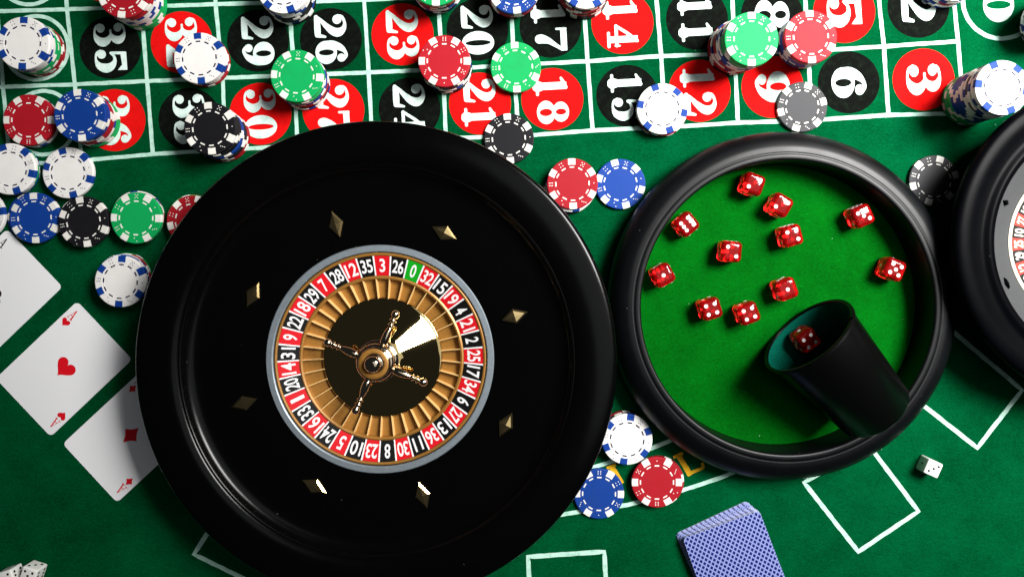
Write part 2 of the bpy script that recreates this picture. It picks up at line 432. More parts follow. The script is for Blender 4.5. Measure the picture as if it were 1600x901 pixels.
for i in range(14):
    strip([xu[i], xt[i], xm[i], xb[i]], 3.1, M['p_line'], .12, 'grid_line', step=5)
for row, ext in ((xu, None), (xt, None), (xm, None), (xb, (1610, 172))):
    pts = [(row[0][0]-120, row[0][1]+5)]+row+([ext] if ext else [])
    strip(pts, 3.1, M['p_line'], .15, 'grid_line', step=5)
# box outlines on the lower felt
strip([(1420, 462), (1492, 520), (1597, 609), (1527, 699), (1444, 634), (1370, 576)], 3.4, M['p_line'], .12, 'box_line')
strip([(1300, 729), (1256, 753), (1341, 861), (1435, 798), (1346, 680)], 3.4, M['p_line'], .12, 'box_line')
strip([(830, 960), (825, 869), (944, 861), (950, 960)], 3.6, M['p_line'], .12, 'box_line')
strip([(345, 800), (303, 865), (400, 912)], 3.4, M['p_line'], .12, 'box_line')
strip([(790, 812), (878, 803), (980, 788), (1067, 765), (1131, 744), (1200, 712)], 3.2, M['p_line'], .12, 'arch_line')
strip([(900, 738), (960, 719), (1017, 700), (1045, 689), (1100, 664)], 3.2, M['p_line'], .12, 'arch_line')
# gold lettering between the arches, mostly hidden
for pts in ([(1060, 711), (1079, 742)], [(1073, 741), (1099, 730)], [(955, 728), (972, 755)], [(948, 731), (962, 725)], [(1052, 714), (1067, 707)], [(1097, 722), (1099, 731)]):
    strip(pts, 4.2 if abs(pts[0][1]-pts[1][1]) > 20 else 2.4, M['p_gold'], .14+.03*random.random(), 'gold_letter_stroke', step=3)
disc_me = {}
def disc(name, r, m, z, n=72):
    return up_normals(mesh(name, [(r*math.cos(2*math.pi*i/n), r*math.sin(2*math.pi*i/n), z) for i in range(n)], [tuple(range(n))], m))
DR, DB = disc('red disc', 24.2, M['p_red'], 0), disc('black disc', 24.2, M['p_black'], 0)
nums = [('35', 'b', 172.5, 75), ('32', 'r', 284, 66.5), ('29', 'b', 403, 64), ('26', 'b', 517, 61.5), ('23', 'r', 629, 54), ('20', 'b', 746, 47), ('17', 'b', 860, 42), ('14', 'r', 972.5, 36),
        ('11', 'b', 1089, 30), ('8', 'b', 1206, 24), ('5', 'r', 1319, 19), ('2', 'b', 1435, 11),
        ('36', 'r', 179, 188), ('33', 'b', 296, 186), ('30', 'r', 407, 178), ('27', 'r', 521, 172), ('24', 'b', 640, 170), ('21', 'r', 750, 162), ('18', 'r', 863, 155), ('15', 'b', 980, 150),
        ('12', 'r', 1093, 142), ('9', 'r', 1207, 136), ('6', 'b', 1326, 129), ('3', 'r', 1443, 124.5),
        ('34', 'r', 163, -45), ('31', 'b', 281, -47), ('28', 'b', 396, -54), ('25', 'r', 511, -57), ('22', 'b', 626, -61), ('19', 'r', 740, -66), ('16', 'r', 854, -72), ('13', 'b', 968, -78),
        ('10', 'b', 1084, -86), ('7', 'r', 1200, -92), ('4', 'b', 1313, -99), ('1', 'r', 1428, -106)]
for s, c, px, py in nums:
    x, y, _ = P(px, py)
    rz = math.radians(-90+3.0)
    o = part('number_circle', DR if c == 'r' else DB, felt, (x, y, .06), (0, 0, rz), label=('red' if c == 'r' else 'black')+' circle numbered '+s)
    if len(s) == 2:
        for k, ch in enumerate(s):
            wd = 14.5 if ch == '1' else 18.2
            part('figure', digit_mesh(ch, wd, 25.0, M['p_white']), o, ((-10.2, 10.2)[k], 0, .16))
    else:
        part('figure', digit_mesh(s, 24.0, 27.0, M['p_white']), o, (0, 0, .16))
def ring(px, py, r, wdt, z=.1):
    pts = []
    x, y, _ = P(px, py)
    n = 80; vs_, fs = [], []
    for i in range(n):
        a = 2*math.pi*i/n; j = random.uniform(-.12, .12)
        for rr in (r-wdt/2+j, r+wdt/2+j): vs_.append((x+rr*math.cos(a), y+rr*math.sin(a), z))
    for i in range(n):
        k = (i+1) % n; fs.append((2*i, 2*i+1, 2*k+1, 2*k))
    return part('ring_outline', up_normals(mesh('ring', vs_, fs, M['p_line'])), felt)
ring(1565, 0, 30.3, 3.3); ring(57, 75, 24.8, 3.0); ring(68, 192, 24.8, 3.0); ring(45, -42, 24.8, 3.0)
x, y, _ = P(1560, 8)
part('figure', digit_mesh('0', 27, 24, M['p_white']), felt, (x, y, .16), (0, 0, math.radians(-88)), label='white zero in its ring')

# ------------------------------------------------------------------ poker chips
CR, CH = 19.5, 3.30
STEP = 3.34
prof = [(0, .15), (13.2, .15), (13.6, 0), (18.9, 0), (19.35, .25), (CR, .6), (CR, CH-.6), (19.35, CH-.2), (18.8, CH), (14.0, CH), (13.75, CH-.12), (13.2, CH-.12), (13.0, CH-.02), (12.4, CH-.02), (12.2, CH-.14), (0, CH-.14)]
BODY = {k: lathe(k+' chip body', prof, M['c_'+k], 72, 16) for k in chipcol}
def spot_mesh(m):
    h = math.radians(8.2); e = .045
    pr = [(13.75+.9, CH+e), (18.8, CH+e), (19.35+e, CH-.2+e), (CR+e, CH-.6), (CR+e, .6), (19.35+e, .25), (18.9, .03), (18.3, .3), (18.3, CH-.8), (14.65, CH-.5)]
    # squarish inset: straight sides
    vs_, fs = [], []
    n = 6; k = len(pr)
    for i in range(n+1):
        t = -1+2*i/n
        for r, z in pr:
            half = 2.75 + (.12 if r > 17 else 0)
            yy = t*half; vs_.append((math.sqrt(max(r*r-yy*yy, 0)), yy, z))
    for i in range(n):
        for q in range(k):
            q2 = (q+1) % k; fs.append((i*k+q, (i+1)*k+q, (i+1)*k+q2, i*k+q2))
    fs.append(tuple(range(k))); fs.append(tuple(reversed([n*k+q for q in range(k)])))
    me = fix_normals(mesh('edge spot', vs_, fs, m))
    return me
SPOT = {'w': spot_mesh(M['s_white']), 'b': spot_mesh(M['s_blue'])}
def dash_mesh(m):
    vs_, fs = [], []
    for d in range(12):
        a = math.radians(30*d); c, s = math.cos(a), math.sin(a)
        for half, r0, r1, z0, z1 in ((1.75, 12.25, 13.25, CH-.1, CH+.03),):
            b = len(vs_)
            for (u, v, z) in ((r0, -half, z0), (r1, -half, z0), (r1, half, z0), (r0, half, z0), (r0, -half, z1), (r1, -half, z1), (r1, half, z1), (r0, half, z1)):
                vs_.append((u*c-v*s, u*s+v*c, z))
            fs += [(b+4, b+5, b+6, b+7), (b, b+1, b+5, b+4), (b+1, b+2, b+6, b+5), (b+2, b+3, b+7, b+6), (b+3, b, b+4, b+7)]
    return mesh('dash ring', vs_, fs, m)
PIPS = {1: [(0, 0)], 2: [(-1, -1), (1, 1)], 3: [(-1, -1), (0, 0), (1, 1)], 4: [(-1, -1), (1, 1), (-1, 1), (1, -1)],
        5: [(-1, -1), (1, 1), (-1, 1), (1, -1), (0, 0)], 6: [(-1, -1), (0, -1), (1, -1), (-1, 1), (0, 1), (1, 1)]}
def pipmark_mesh(m):
    vs_, fs = [], []
    for d, v in enumerate((4, 6, 2, 3, 1, 5)):
        a = math.radians(30+60*d)
        for (i, j) in PIPS[v]:
            x0, y0 = 16.5+i*1.15, j*1.0
            cx, cy = x0*math.cos(a)-y0*math.sin(a), x0*math.sin(a)+y0*math.cos(a)
            b = len(vs_)
            for q in range(8):
                t = 2*math.pi*q/8; vs_.append((cx+.40*math.cos(t), cy+.40*math.sin(t), CH+.03))
            for q in range(8):
                t = 2*math.pi*q/8; vs_.append((cx+.40*math.cos(t), cy+.40*math.sin(t), CH-.05))
            fs.append(tuple(b+q for q in range(8)))
            for q in range(8): fs.append((b+q, b+8+q, b+8+(q+1) % 8, b+(q+1) % 8))
    return mesh('pip marks', vs_, fs, m)
DASH = {'w': dash_mesh(M['s_white']), 'd': dash_mesh(M['s_dark'])}
PIPM = {'w': pipmark_mesh(M['s_white']), 'd': pipmark_mesh(M['s_dark'])}
NAMES = {'R': 'red', 'B': 'blue', 'G': 'green', 'K': 'black', 'W': 'white', 'Y': 'grey'}  # Y stands for black chips paled by painted glare
ORD = ['top', 'second', 'third', 'fourth', 'fifth', 'sixth', 'seventh', 'eighth', 'ninth', 'tenth', 'eleventh', 'twelfth', 'thirteenth', 'fourteenth', 'fifteenth']
def chip(x, y, z, col, rot, label, full):
    t = thing('poker_chip', (x, y, z), label, 'poker chip', 'poker chips on the felt', rot)
    part('body', BODY[col], t)
    sp = SPOT['b'] if col == 'white' else SPOT['w']
    for k in range(6): part('edge_spot', sp, t, (0, 0, 0), (0, 0, math.radians(60*k)))
    q = 'd' if col == 'white' else 'w'
    if full:
        part('dash_ring', DASH[q], t, stuff=True); part('pip_marks', PIPM[q], t, stuff=True)
    return t
def stack(cols, top, base, rot, phrase):
    """cols top to bottom; top and base are photo points of the upper face and of the foot"""
    n = len(cols)
    ztop = (n-1)*STEP+CH
    T = P(top[0], top[1], ztop); Bp = P(base[0], base[1], 0) if base else None
    for i, ch in enumerate(cols):
        z = (n-1-i)*STEP
        f = z/((n-1)*STEP) if n > 1 else 1
        if Bp:
            # a lean, but never more than half a chip per step
            x = Bp[0]+(T[0]-Bp[0])*f; y = Bp[1]+(T[1]-Bp[1])*f
        else: x, y = T[0], T[1]
        if i: x += random.uniform(-.55, .55); y += random.uniform(-.55, .55)
        r = math.radians(rot) if i == 0 else math.radians(rot+random.choice((0, 5, 9, -6, 14, 22, 30, 38))+random.uniform(-4, 4))
        cn = NAMES[ch]
        desc = {'white': 'white chip with blue spots'}.get(cn, cn+' chip with white spots')
        if n == 1: lab = desc+' '+phrase
        elif i == 0: lab = desc+' on top, '+phrase
        elif i == n-1: lab = cn+' chip at the bottom, '+phrase
        else: lab = cn+' chip, '+ORD[i]+' down, '+phrase
        chip(x, y, z, cn, r, lab, i == 0)
stack('WWWGGGRRR', (36, 67.6), (65, 82), 88, 'stack in the top left corner ring')
stack('RRWWWWGGG', (193, -13), (224, 9), 265, 'red topped stack between the 35 and 32')
stack('WWRR', (311.5, 91), (322, 97), 95, 'stack covering part of the red 32')
stack('WWWKKKWK', (442, -20), (455, 1), -70.6, 'white topped stack cut by frame above 29')
stack('GGBBRKW', (463.5, 118.7), (477, 133), 116, 'green topped stack between 30 and 27')
stack('RKKWKK', (694.2, 95.4), (700, 108), 0, 'red topped stack between 23 and 20')
stack('GRKRWBKB', (681, -32), (684, -17), -90, 'green topped stack at frame edge above 20')
stack('BKRKRK', (803, -19), (802, -9), -82, 'blue topped stack at frame edge above 17')
stack('WKRKRKK', (915, -27), (910, -8), -121, 'white topped stack at frame edge by 14')
stack('GGGWBWRRWRRK', (1174.6, 61), (1143, 78), 90, 'tall green topped stack over the 8')
stack('RRBKBBKBB', (1267, 57.5), (1251, 68.6), 93, 'red topped stack beside the red 5')
stack('WWWKWWBBBBGGGG', (1566.5, 137), (1509, 158), 111, 'tallest stack, right of the red 3')
stack('WWRWB', (1493, -39), None, -73, 'stack peeking in above the black 2')
stack('KKWKKWKK', (1652, 22), (1630, 42), 4, 'stack at the right edge by zero')
stack('RRWW', (44.5, 187.5), (57, 193), 180, 'dark red topped stack left of 36')
stack('BBRRWGG', (124.5, 180), (149, 190), 96, 'blue topped stack on the red 36')
stack('KKKBBKRR', (328, 200.5), (353, 215), 95, 'black topped stack between 33 and 30')
stack('WGBB', (15, 264), (24, 266), 48, 'white topped stack at the left edge')
stack('WWW', (106, 270), (110, 269), 104, 'short all white stack under the 36')
stack('BB', (54, 340.5), (55, 341), 93, 'dark blue pair above the ace of clubs')
stack('KKW', (130.5, 346.5), (134, 346), 100, 'black topped stack right of the blue pair')
stack('GRWR', (212.5, 340.5), (219, 338), 119, 'bright green stack left of the wheel')
stack('RGR', (300, 345), (304, 343), 133, 'stack half hidden by the wheel rim')
stack('WBWRG', (188, 439.5), (199, 433), 86, 'lone white topped stack above ace of hearts')
stack('WWW', (-33, 336), (-30, 336), 10, 'stack cut by the left frame edge')
stack('GG', (806, 105), None, 153, 'pair between the 20 and 17')
stack('K', (795, 216.5), None, 94, 'lying flat below the red 21')
stack('RWK', (894.5, 287), (889, 296), 92, 'stack touching the blue single chip')
stack('B', (969.5, 287.5), None, 105, 'lying flat between wheel and dice tray')
stack('WRK', (1035, 170), (1031, 175), 109, 'stack between the 15 and 12')
stack('Y', (1253.5, 167), None, 74, 'lying flat between the 9 and 6, a black chip with glare painted in')
stack('Y', (1460, 282), None, 75, 'lying flat between tray and second wheel, a black chip with glare painted in')
stack('WKR', (980, 686), (975, 680), 81, 'stack below tray beside the blue and red')
stack('B', (936, 771), None, -1, 'lying at the lower right rim of the wheel')
stack('RR', (1026.5, 753), (1028, 750), 180, 'pair lying on the gold lettering')

# ------------------------------------------------------------------ roulette wheels
SEQ = [0, 32, 15, 19, 4, 21, 2, 25, 17, 34, 6, 27, 13, 36, 11, 30, 8, 23, 10, 5, 24, 16, 33, 1, 20, 14, 31, 9, 22, 18, 29, 7, 28, 12, 35, 3, 26]
REDS = {1, 3, 5, 7, 9, 12, 14, 16, 18, 19, 21, 23, 25, 27, 30, 32, 34, 36}
def sector(name, r0, z0, r1, z1, a, m, th=.6, n=4):
    vs_, fs = [], []
    for i in range(n+1):
        t = -a/2+a*i/n; c, s = math.cos(t), math.sin(t)
        vs_ += [(r0*c, r0*s, z0), (r1*c, r1*s, z1), (r1*c, r1*s, z1-th), (r0*c, r0*s, z0-th)]
    for i in range(n):
        b = 4*i
        for q in range(4): fs.append((b+q, b+4+q, b+4+(q+1) % 4, b+(q+1) % 4))
    fs.append((0, 1, 2, 3)); fs.append((4*n+3, 4*n+2, 4*n+1, 4*n))
    return fix_normals(mesh(name, vs_, fs, m))
def box_mesh(name, x0, x1, y0, y1, z00, z01, zb, m):
    """bar from x0 (top z00) to x1 (top z01), bottom zb"""
    vs_ = [(x0, y0, zb), (x1, y0, zb), (x1, y1, zb), (x0, y1, zb), (x0, y0*.6, z00), (x1, y0*.6, z01), (x1, y1*.6, z01), (x0, y1*.6, z00)]
    return mesh(name, vs_, [(3, 2, 1, 0), (4, 5, 6, 7), (0, 1, 5, 4), (1, 2, 6, 5), (2, 3, 7, 6), (3, 0, 4, 7)], m)
wx, wy, _ = P(610, 549)
wheel = thing('roulette_wheel', (wx, wy, 0), 'large black roulette wheel with gold turret and numbered ring', 'roulette wheel')
bowl_p = spline([(0, 1), (60, 1), (120, .5), (140, 0), (143, 2), (146, 10), (155, 24), (165.5, 36), (170.2, 43), (171, 46.5), (169.6, 49.2), (166, 50.3), (156, 50.6), (147, 49.6), (141.6, 47.6)], 5)
bowl_p += [np.array(q) for q in ((141.0, 46.9), (140.3, 47.0))] + spline([(139.6, 46.6), (136.5, 42.6), (131, 40.2), (122, 39.0), (104, 37.4), (90, 36.0), (83.4, 35.4)], 5)
bowl_p += [np.array(q) for q in ((83.2, 34.2), (77.5, 34.2), (77.5, 22), (0, 22))]
part('bowl', lathe('bowl', [(float(q[0]), float(q[1])) for q in bowl_p], M['black'], 192, 50), wheel)
part('metal_ring', lathe('metal ring', [(77.9, 34.4), (83.0, 34.4), (83.0, 36.0), (82.4, 36.6), (78.6, 36.5), (77.9, 35.9)], M['steel'], 160, 30, closed=True), wheel)
part('outer_gold_ring', lathe('outer gold ring', [(75.2, 30), (77.2, 30), (77.3, 34.8), (76.4, 35.4), (75.3, 34.9)], M['brass'], 160, 40, closed=True), wheel)
part('inner_gold_ring', lathe('inner gold ring', [(58.0, 26.5), (60.4, 27), (60.4, 31.0), (59.3, 31.6), (58.1, 31.0)], M['brass'], 160, 40, closed=True), wheel)
A37 = 2*math.pi/37
ta = A37*.93
tiles = {k: sector('number tile '+k, 60.6, 30.6, 75.1, 34.4, ta, M[k], 2.) for k in ('t_red', 't_black', 't_green')}
slope = math.atan2(3.8, 14.5)
divm = sector('tile divider', 60.6, 30.75, 75.1, 34.55, A37-ta+.004, M['t_white'], 2., 1)
finm = box_mesh('pocket fin', 43.4, 58.2, -.45, .45, 28.0, 31.0, 23.5, M['fin'])
floorm = sector('pocket floor', 42.4, 24.6, 58.4, 26.2, A37*.995, M['brass'], 1.5)
for k, nnum in enumerate(SEQ):
    az = math.radians(69.7)-A37*k
    c = 't_green' if nnum == 0 else ('t_red' if nnum in REDS else 't_black')
    t = part('number_tile', tiles[c], wheel, rot=(0, 0, az), label={'t_green': 'green', 't_red': 'red', 't_black': 'black'}[c]+' tile numbered '+str(nnum))
    s = str(nnum)
    wdt = 8.3 if len(s) == 2 else (2.6 if s == '1' else 4.1)
    if s == '11': wdt = 6.4
    nm = text_mesh(s, wdt, 10.2, M['t_white'])
    o = part('numeral', nm, t)
    R = Matrix.Rotation(-slope, 4, 'Y') @ Matrix.Rotation(-math.pi/2, 4, 'Z')
    o.matrix_local = Matrix.Translation((68.0*MM, 0, 32.62*MM)) @ R
    part('tile_divider', divm, wheel, rot=(0, 0, az+A37/2))
    part('pocket_floor', floorm, wheel, rot=(0, 0, az))
    part('pocket_fin', finm, wheel, rot=(0, 0, az+A37/2))
part('cone', lathe('cone', [(float(a), float(b)) for a, b in spline([(44.3, 26.5), (43.9, 27.8), (41.8, 28.6), (35, 32.5), (29, 35.9), (23, 39.3), (17.4, 42.4), (14.5, 43.4), (8, 43.8)], 5)], M['gold'], 160, 60), wheel)
tur = part('turret', lathe('turret', [(float(a), float(b)) for a, b in spline([(14.6, 39.5), (15.2, 41.2), (13.2, 42.6), (11.6, 43.2), (12.6, 44.4), (13.6, 46.2), (13.6, 49), (12.6, 50.6), (11.2, 51.2), (11.4, 52.2), (9.8, 53.2), (8.0, 53.4), (7.2, 52.7), (5.2, 53.1), (4.9, 54.2), (5.8, 55.6), (5.7, 57.6), (4.2, 59.4), (2.2, 60.2), (0, 60.4)], 4)], M['chrome'], 72, 70), wheel, (0, 0, 2.0))
part('turret_collar', lathe('turret collar', [(7.3, 51.5), (9.3, 52.4), (10.6, 53.6), (9.8, 54.2), (8.0, 54.3), (7.0, 53.4)], M['brass'], 64, 40, closed=True), tur)
hp = spline([(1.9, 9), (2.0, 13), (2.9, 15), (3.1, 19), (2.6, 23), (1.7, 26), (1.4, 27), (2.3, 28), (2.4, 28.8), (1.4, 29.8), (1.6, 30.6), (2.6, 31.6), (2.5, 32.6), (1.6, 33.4), (2.6, 35), (2.9, 36.6), (2.3, 38.4), (1.0, 39.4), (0, 39.5)], 4)
hme = lathe('handle', [(float(a), float(b)) for a, b in hp], M['chrome'], 28, 70)
for v in hme.vertices: v.co = (v.co.z, v.co.y, -v.co.x)
fix_normals(hme)
for k in range(4): part('handle', hme, wheel, (0, 0, 49.3), (0, 0, math.radians(67.5+90*k)))
def deflector_mesh(L, W, H):
    f = .74
    ring_ = lambda k, z: [(L/2*k, 0, z), (0, W/2*k, z), (-L/2*k, 0, z), (0, -W/2*k, z)]
    vs_ = ring_(1, -1.5)+ring_(1, .5)+ring_(f, H)+[(0, 0, H+.5)]
    fs = [(3, 2, 1, 0)]
    for b in (0, 4):
        for q in range(4): fs.append((b+q, b+(q+1) % 4, b+4+(q+1) % 4, b+4+q))
    for q in range(4): fs.append((8+q, 8+(q+1) % 4, 12))
    return fix_normals(mesh('deflector', vs_, fs, M['stud']))
dfm = deflector_mesh(20, 11, 1.35)
for k in range(8):
    az = math.radians(17.8+45*k)
    part('deflector', dfm, wheel, (103*math.cos(az), 103*math.sin(az), 37.9), (0, 0, az+(math.pi/2 if k % 2 else 0)))

w2x, w2y, _ = P(1666, 379)
wh2 = thing('roulette_wheel', (w2x, w2y, 0), 'smaller roulette wheel with grey slope cut off by the right edge', 'roulette wheel')
b2 = spline([(0, .5), (60, .5), (88, 0), (94, 2), (98, 12), (108, 26), (114.5, 36), (116, 42), (113.5, 45.6), (107, 46.4), (100, 45.0), (95.5, 44.6), (91, 46.2), (87.2, 44.6), (86.2, 41.5)], 5)
part('bowl', lathe('small bowl', [(float(q[0]), float(q[1])) for q in b2]+[(86.0, 36), (60, 16), (0, 16)], M['black2'], 160, 50), wh2)
part('grey_slope', lathe('grey slope', [(86.1, 39.5), (61.4, 22.0), (61.4, 19.0), (86.1, 36.6)], M['grey'], 160, 40, closed=True), wh2)
part('cream_ring', lathe('cream ring', [(58.6, 18), (61.2, 18.5), (61.2, 22.4), (59.9, 23), (58.7, 22.3)], M['cream'], 128, 40, closed=True), wh2)
tl2 = {k: sector('small tile '+k, 46, 19.4, 58.5, 20.6, A37*.99, M[k], 1.5) for k in ('t_orange', 't_char')}
S2 = [25, 10, 27, 6, 33, 16, 4, 22, 19, 12, 29]
seq2 = {0: 25, 1: 10, 2: 27, -1: 29, -2: 12}
others = [n for n in range(1, 37) if n not in seq2.values()]
cnt = 0
for k in range(-18, 19):
    if k in seq2: nnum = seq2[k]
    else: nnum = others[cnt % len(others)]; cnt += 1
    az = math.radians(181.5)-A37*k
    c = 't_orange' if k % 2 == 0 else 't_char'
    t = part('number_tile', tl2[c], wh2, rot=(0, 0, az), label=('red' if k % 2 == 0 else 'black')+' tile numbered '+str(nnum))
    s = str(nnum)
    o = part('numeral', text_mesh(s, 5.8 if len(s) == 2 else 2.9, 7.6, M['cream'], .03), t)
    o.matrix_local = Matrix.Translation((52.0*MM, 0, 20.2*MM)) @ Matrix.Rotation(-math.atan2(1.2, 12.5), 4, 'Y') @ Matrix.Rotation(-math.pi/2, 4, 'Z')
part('inner_ring', lathe('inner ring', [(44.5, 16.2), (46, 16.2), (46, 20.4), (44.5, 20.4)], M['cream'], 96, 40, closed=True), wh2)
part('cone', lathe('small cone', [(44, 17), (34, 22), (14, 30), (9, 34), (9, 40), (5, 44), (0, 45)], M['black2'], 96, 40), wh2)
d2 = deflector_mesh(9, 4.5, 1.6); d2.materials[0] = M['black2']
for k in range(8):
    az = math.radians(158+45*k); r = 77
    o = part('deflector', d2, wh2, (r*math.cos(az), r*math.sin(az), 33.2), (0, 0, 0))
    o.rotation_euler = (Matrix.Rotation(az, 4, 'Z') @ Matrix.Rotation(-math.atan2(17.5, 24.7), 4, 'Y') @ Matrix.Rotation(math.pi/2 if k % 2 else 0, 4, 'Z')).to_euler()

# ------------------------------------------------------------------ dice tray
tx, ty, _ = P(1209, 475)
tray = thing('dice_tray', (tx, ty, 0), 'round black dice tray lined with bright green felt', 'dice tray')
tp = spline([(112, 0), (121, 2), (129.0, 7), (131.8, 13), (130.2, 19.5), (125.6, 25), (119.6, 28.2), (115.4, 28.9), (113.8, 28.8), (112, 29.3), (109.9, 29.2), (108.8, 28.4), (108.3, 26.5), (108.3, 18)], 6)
tprof = [(0, .2), (110, .2)]+[(float(q[0]), float(q[1])) for q in tp]+[(108.2, 4), (108.2, 1.2), (0, 1.2)]
part('rim', lathe('tray rim', tprof, M['tray'], 192, 50), tray)
part('felt_floor', lathe('tray floor', [(0, 4.0), (108.0, 4.0), (108.0, 1.5), (0, 1.5)], M['tray_felt'], 128, 30), tray)

# ------------------------------------------------------------------ dice
def die_body(s, bev, m, name):
    bm = bmesh.new(); bmesh.ops.create_cube(bm, size=s*MM)
    bmesh.ops.bevel(bm, geom=list(bm.verts)+list(bm.edges), offset=bev*MM, segments=5, profile=.5, affect='EDGES')
    for v in bm.verts: v.co.z += s/2*MM
    me = bpy.data.meshes.new(name); bm.to_mesh(me); bm.free(); me.materials.append(m)
    me.polygons.foreach_set('use_smooth', [True]*len(me.polygons)); me.set_sharp_from_angle(angle=math.radians(50)); return me
def die_pips(s, top, m, pr, sp, name):
    side = [v for v in range(1, 7) if v not in (top, 7-top)]
    a, b = side[0], [v for v in side if v != side[0] and v != 7-side[0]][0]
    faces = [(top, (0, 0, 1), (1, 0, 0)), (7-top, (0, 0, -1), (1, 0, 0)), (a, (-1, 0, 0), (0, 1, 0)), (7-a, (1, 0, 0), (0, 1, 0)), (b, (0, 1, 0), (1, 0, 0)), (7-b, (0, -1, 0), (1, 0, 0))]
    vs_, fs = [], []
    for v, nrm, u in faces:
        nrm = Vector(nrm); u = Vector(u); w_ = nrm.cross(u)
        for i, j in PIPS[v]:
            c = nrm*(s/2)+u*i*sp+w_*j*sp+Vector((0, 0, s/2)); k = len(vs_); n = 14
            for q in range(n):
                t = 2*math.pi*q/n; vs_.append(c+u*pr*math.cos(t)+w_*pr*math.sin(t)+nrm*.04)
            for q in range(n):
                t = 2*math.pi*q/n; vs_.append(c+u*pr*math.cos(t)+w_*pr*math.sin(t)-nrm*.35)
            fs.append(tuple(k+q for q in range(n))); fs.append(tuple(k+n+q for q in reversed(range(n))))
            for q in range(n): fs.append((k+q, k+n+q, k+n+(q+1) % n, k+(q+1) % n))
    return fix_normals(mesh(name, vs_, fs, m))
RS = 16.0
RB = die_body(RS, 3.6, M['r_die'], 'red die body'); RP = {v: die_pips(RS, v, M['r_pip'], 1.42, 3.35, 'white pips') for v in range(1, 7)}
WS = 11.8
WB = die_body(WS, 1.2, M['w_die'], 'white die body'); WP = {v: die_pips(WS, v, M['w_pip'], .95, 2.9, 'black pips') for v in range(1, 7)}
def die(px, py, v, rot, label, z=4.05, red=True, tilt=(0, 0)):
    s = RS if red else WS
    x, y, _ = P(px, py, z+s)
    t = thing('red_die' if red else 'white_die', (x, y, z), label, 'die', 'dice', math.radians(rot))
    t.rotation_euler = (tilt[0], tilt[1], math.radians(rot))
    part('cube', RB if red else WB, t); part('pips', (RP if red else WP)[v], t, stuff=True)
    return t
dl = [(1179, 287, 2, -20, 'red die showing two, topmost in the tray'), (1222, 320, 2, -30, 'red die showing two, second from the top'),
      (1239, 368, 2, 105, 'red die showing two, lowest of three near the tray top'), (1144, 393, 2, 85, 'red die showing two in the middle left of tray'),
      (1074, 350, 6, -50, 'red die showing six by the upper left rim'), (1350, 337, 3, 115, 'red die showing three, upper right in tray'),
      (1400, 421, 5, -22, 'red die showing five near the right rim'), (1037, 430, 1, 28, 'red die showing one by the left rim'),
      (1112, 483, 4, 17, 'red die showing four, lower left of the tray dice'), (1171, 490, 4, 21, 'red die showing four, nearest to the cup'),
      (1231, 452, 1, 20, 'red die showing one just above the cup')]
for px, py, v, r, lab in dl:
    die(px, py, v, r, lab)
die(1459, 732, 3, -24, 'small white die showing three on the lower right felt', z=.05, red=False)
die(43, 899, 5, -18, 'white die showing five in the lower left corner', z=.05, red=False)
die(8, 904, 2, 17, 'white die cut by the lower left frame corner', z=.05, red=False)

# ------------------------------------------------------------------ dice cup lying in the tray
RO, RBs, LC = 36.6, 27.2, 79.0
cup_p = [(0, LC), (RBs-2, LC), (RBs, LC-2), (RO-1.6, 3.4), (RO, 2.4), (RO, .5), (RO-.6, 0), (RO-2.0, 0), (RO-2.6, .5), (RO-2.8, 3)]
cup_in = [(RO-2.7, 1.6), (RO-3.2, 2.2), (RBs-2.6, LC-3), (0, LC-3)]
ox, oy, oz = P(1262, 523, 42)
tilt = math.atan2(RO-RBs, LC)
az = math.radians(-46.5)
# axis from mouth to foot, dropping so that the lower side lies on the tray floor
ax = Vector((math.cos(az)*math.cos(tilt), math.sin(az)*math.cos(tilt), -math.sin(tilt)))
q = Vector((0, 0, 1)).rotation_difference(ax)
cz = 4.1+RO*math.cos(tilt)
cup = thing('dice_cup', (ox, oy, cz), 'black dice cup lying on its side in the tray, lined with green', 'dice cup')
cup.rotation_mode = 'QUATERNION'; cup.rotation_quaternion = q
part('shell', lathe('cup shell', cup_p+[(RBs-2.3, LC-2.6), (0, LC-2.6)], M['cupm'], 96, 40), cup)
part('lining', lathe('cup lining', cup_in, M['cup_felt'], 96, 40), cup)
part('seam', fix_normals(mesh('cup seam', [(-.4, 0, .1), (.4, 0, .1), (.4, 0, -1), (-.4, 0, -1), (-.4, 5, .1), (.4, 5, .1), (.4, 5, -1), (-.4, 5, -1)], [(0, 1, 2, 3), (4, 5, 6, 7), (0, 1, 5, 4), (1, 2, 6, 5), (2, 3, 7, 6), (3, 0, 4, 7)], M['cupm'])), cup, (0, RO-4.6, 0))
# the die inside rests on the lower side of the cup
din = ax*9
zf = cz+din.z-(RO-3.4-16*(RO-RBs)/LC)*math.cos(tilt)+.3
dd = thing('red_die', (ox+din.x+1.5, oy+din.y+1, zf), 'red die showing four inside the mouth of the dice cup', 'die', 'dice')
part('cube', RB, dd); part('pips', RP[4], dd, stuff=True)
rx = Matrix.Rotation(math.radians(37-90), 4, 'Z')
dd.rotation_euler = (Matrix.Rotation(tilt, 4, Vector((-math.sin(az), math.cos(az), 0))) @ rx).to_euler()

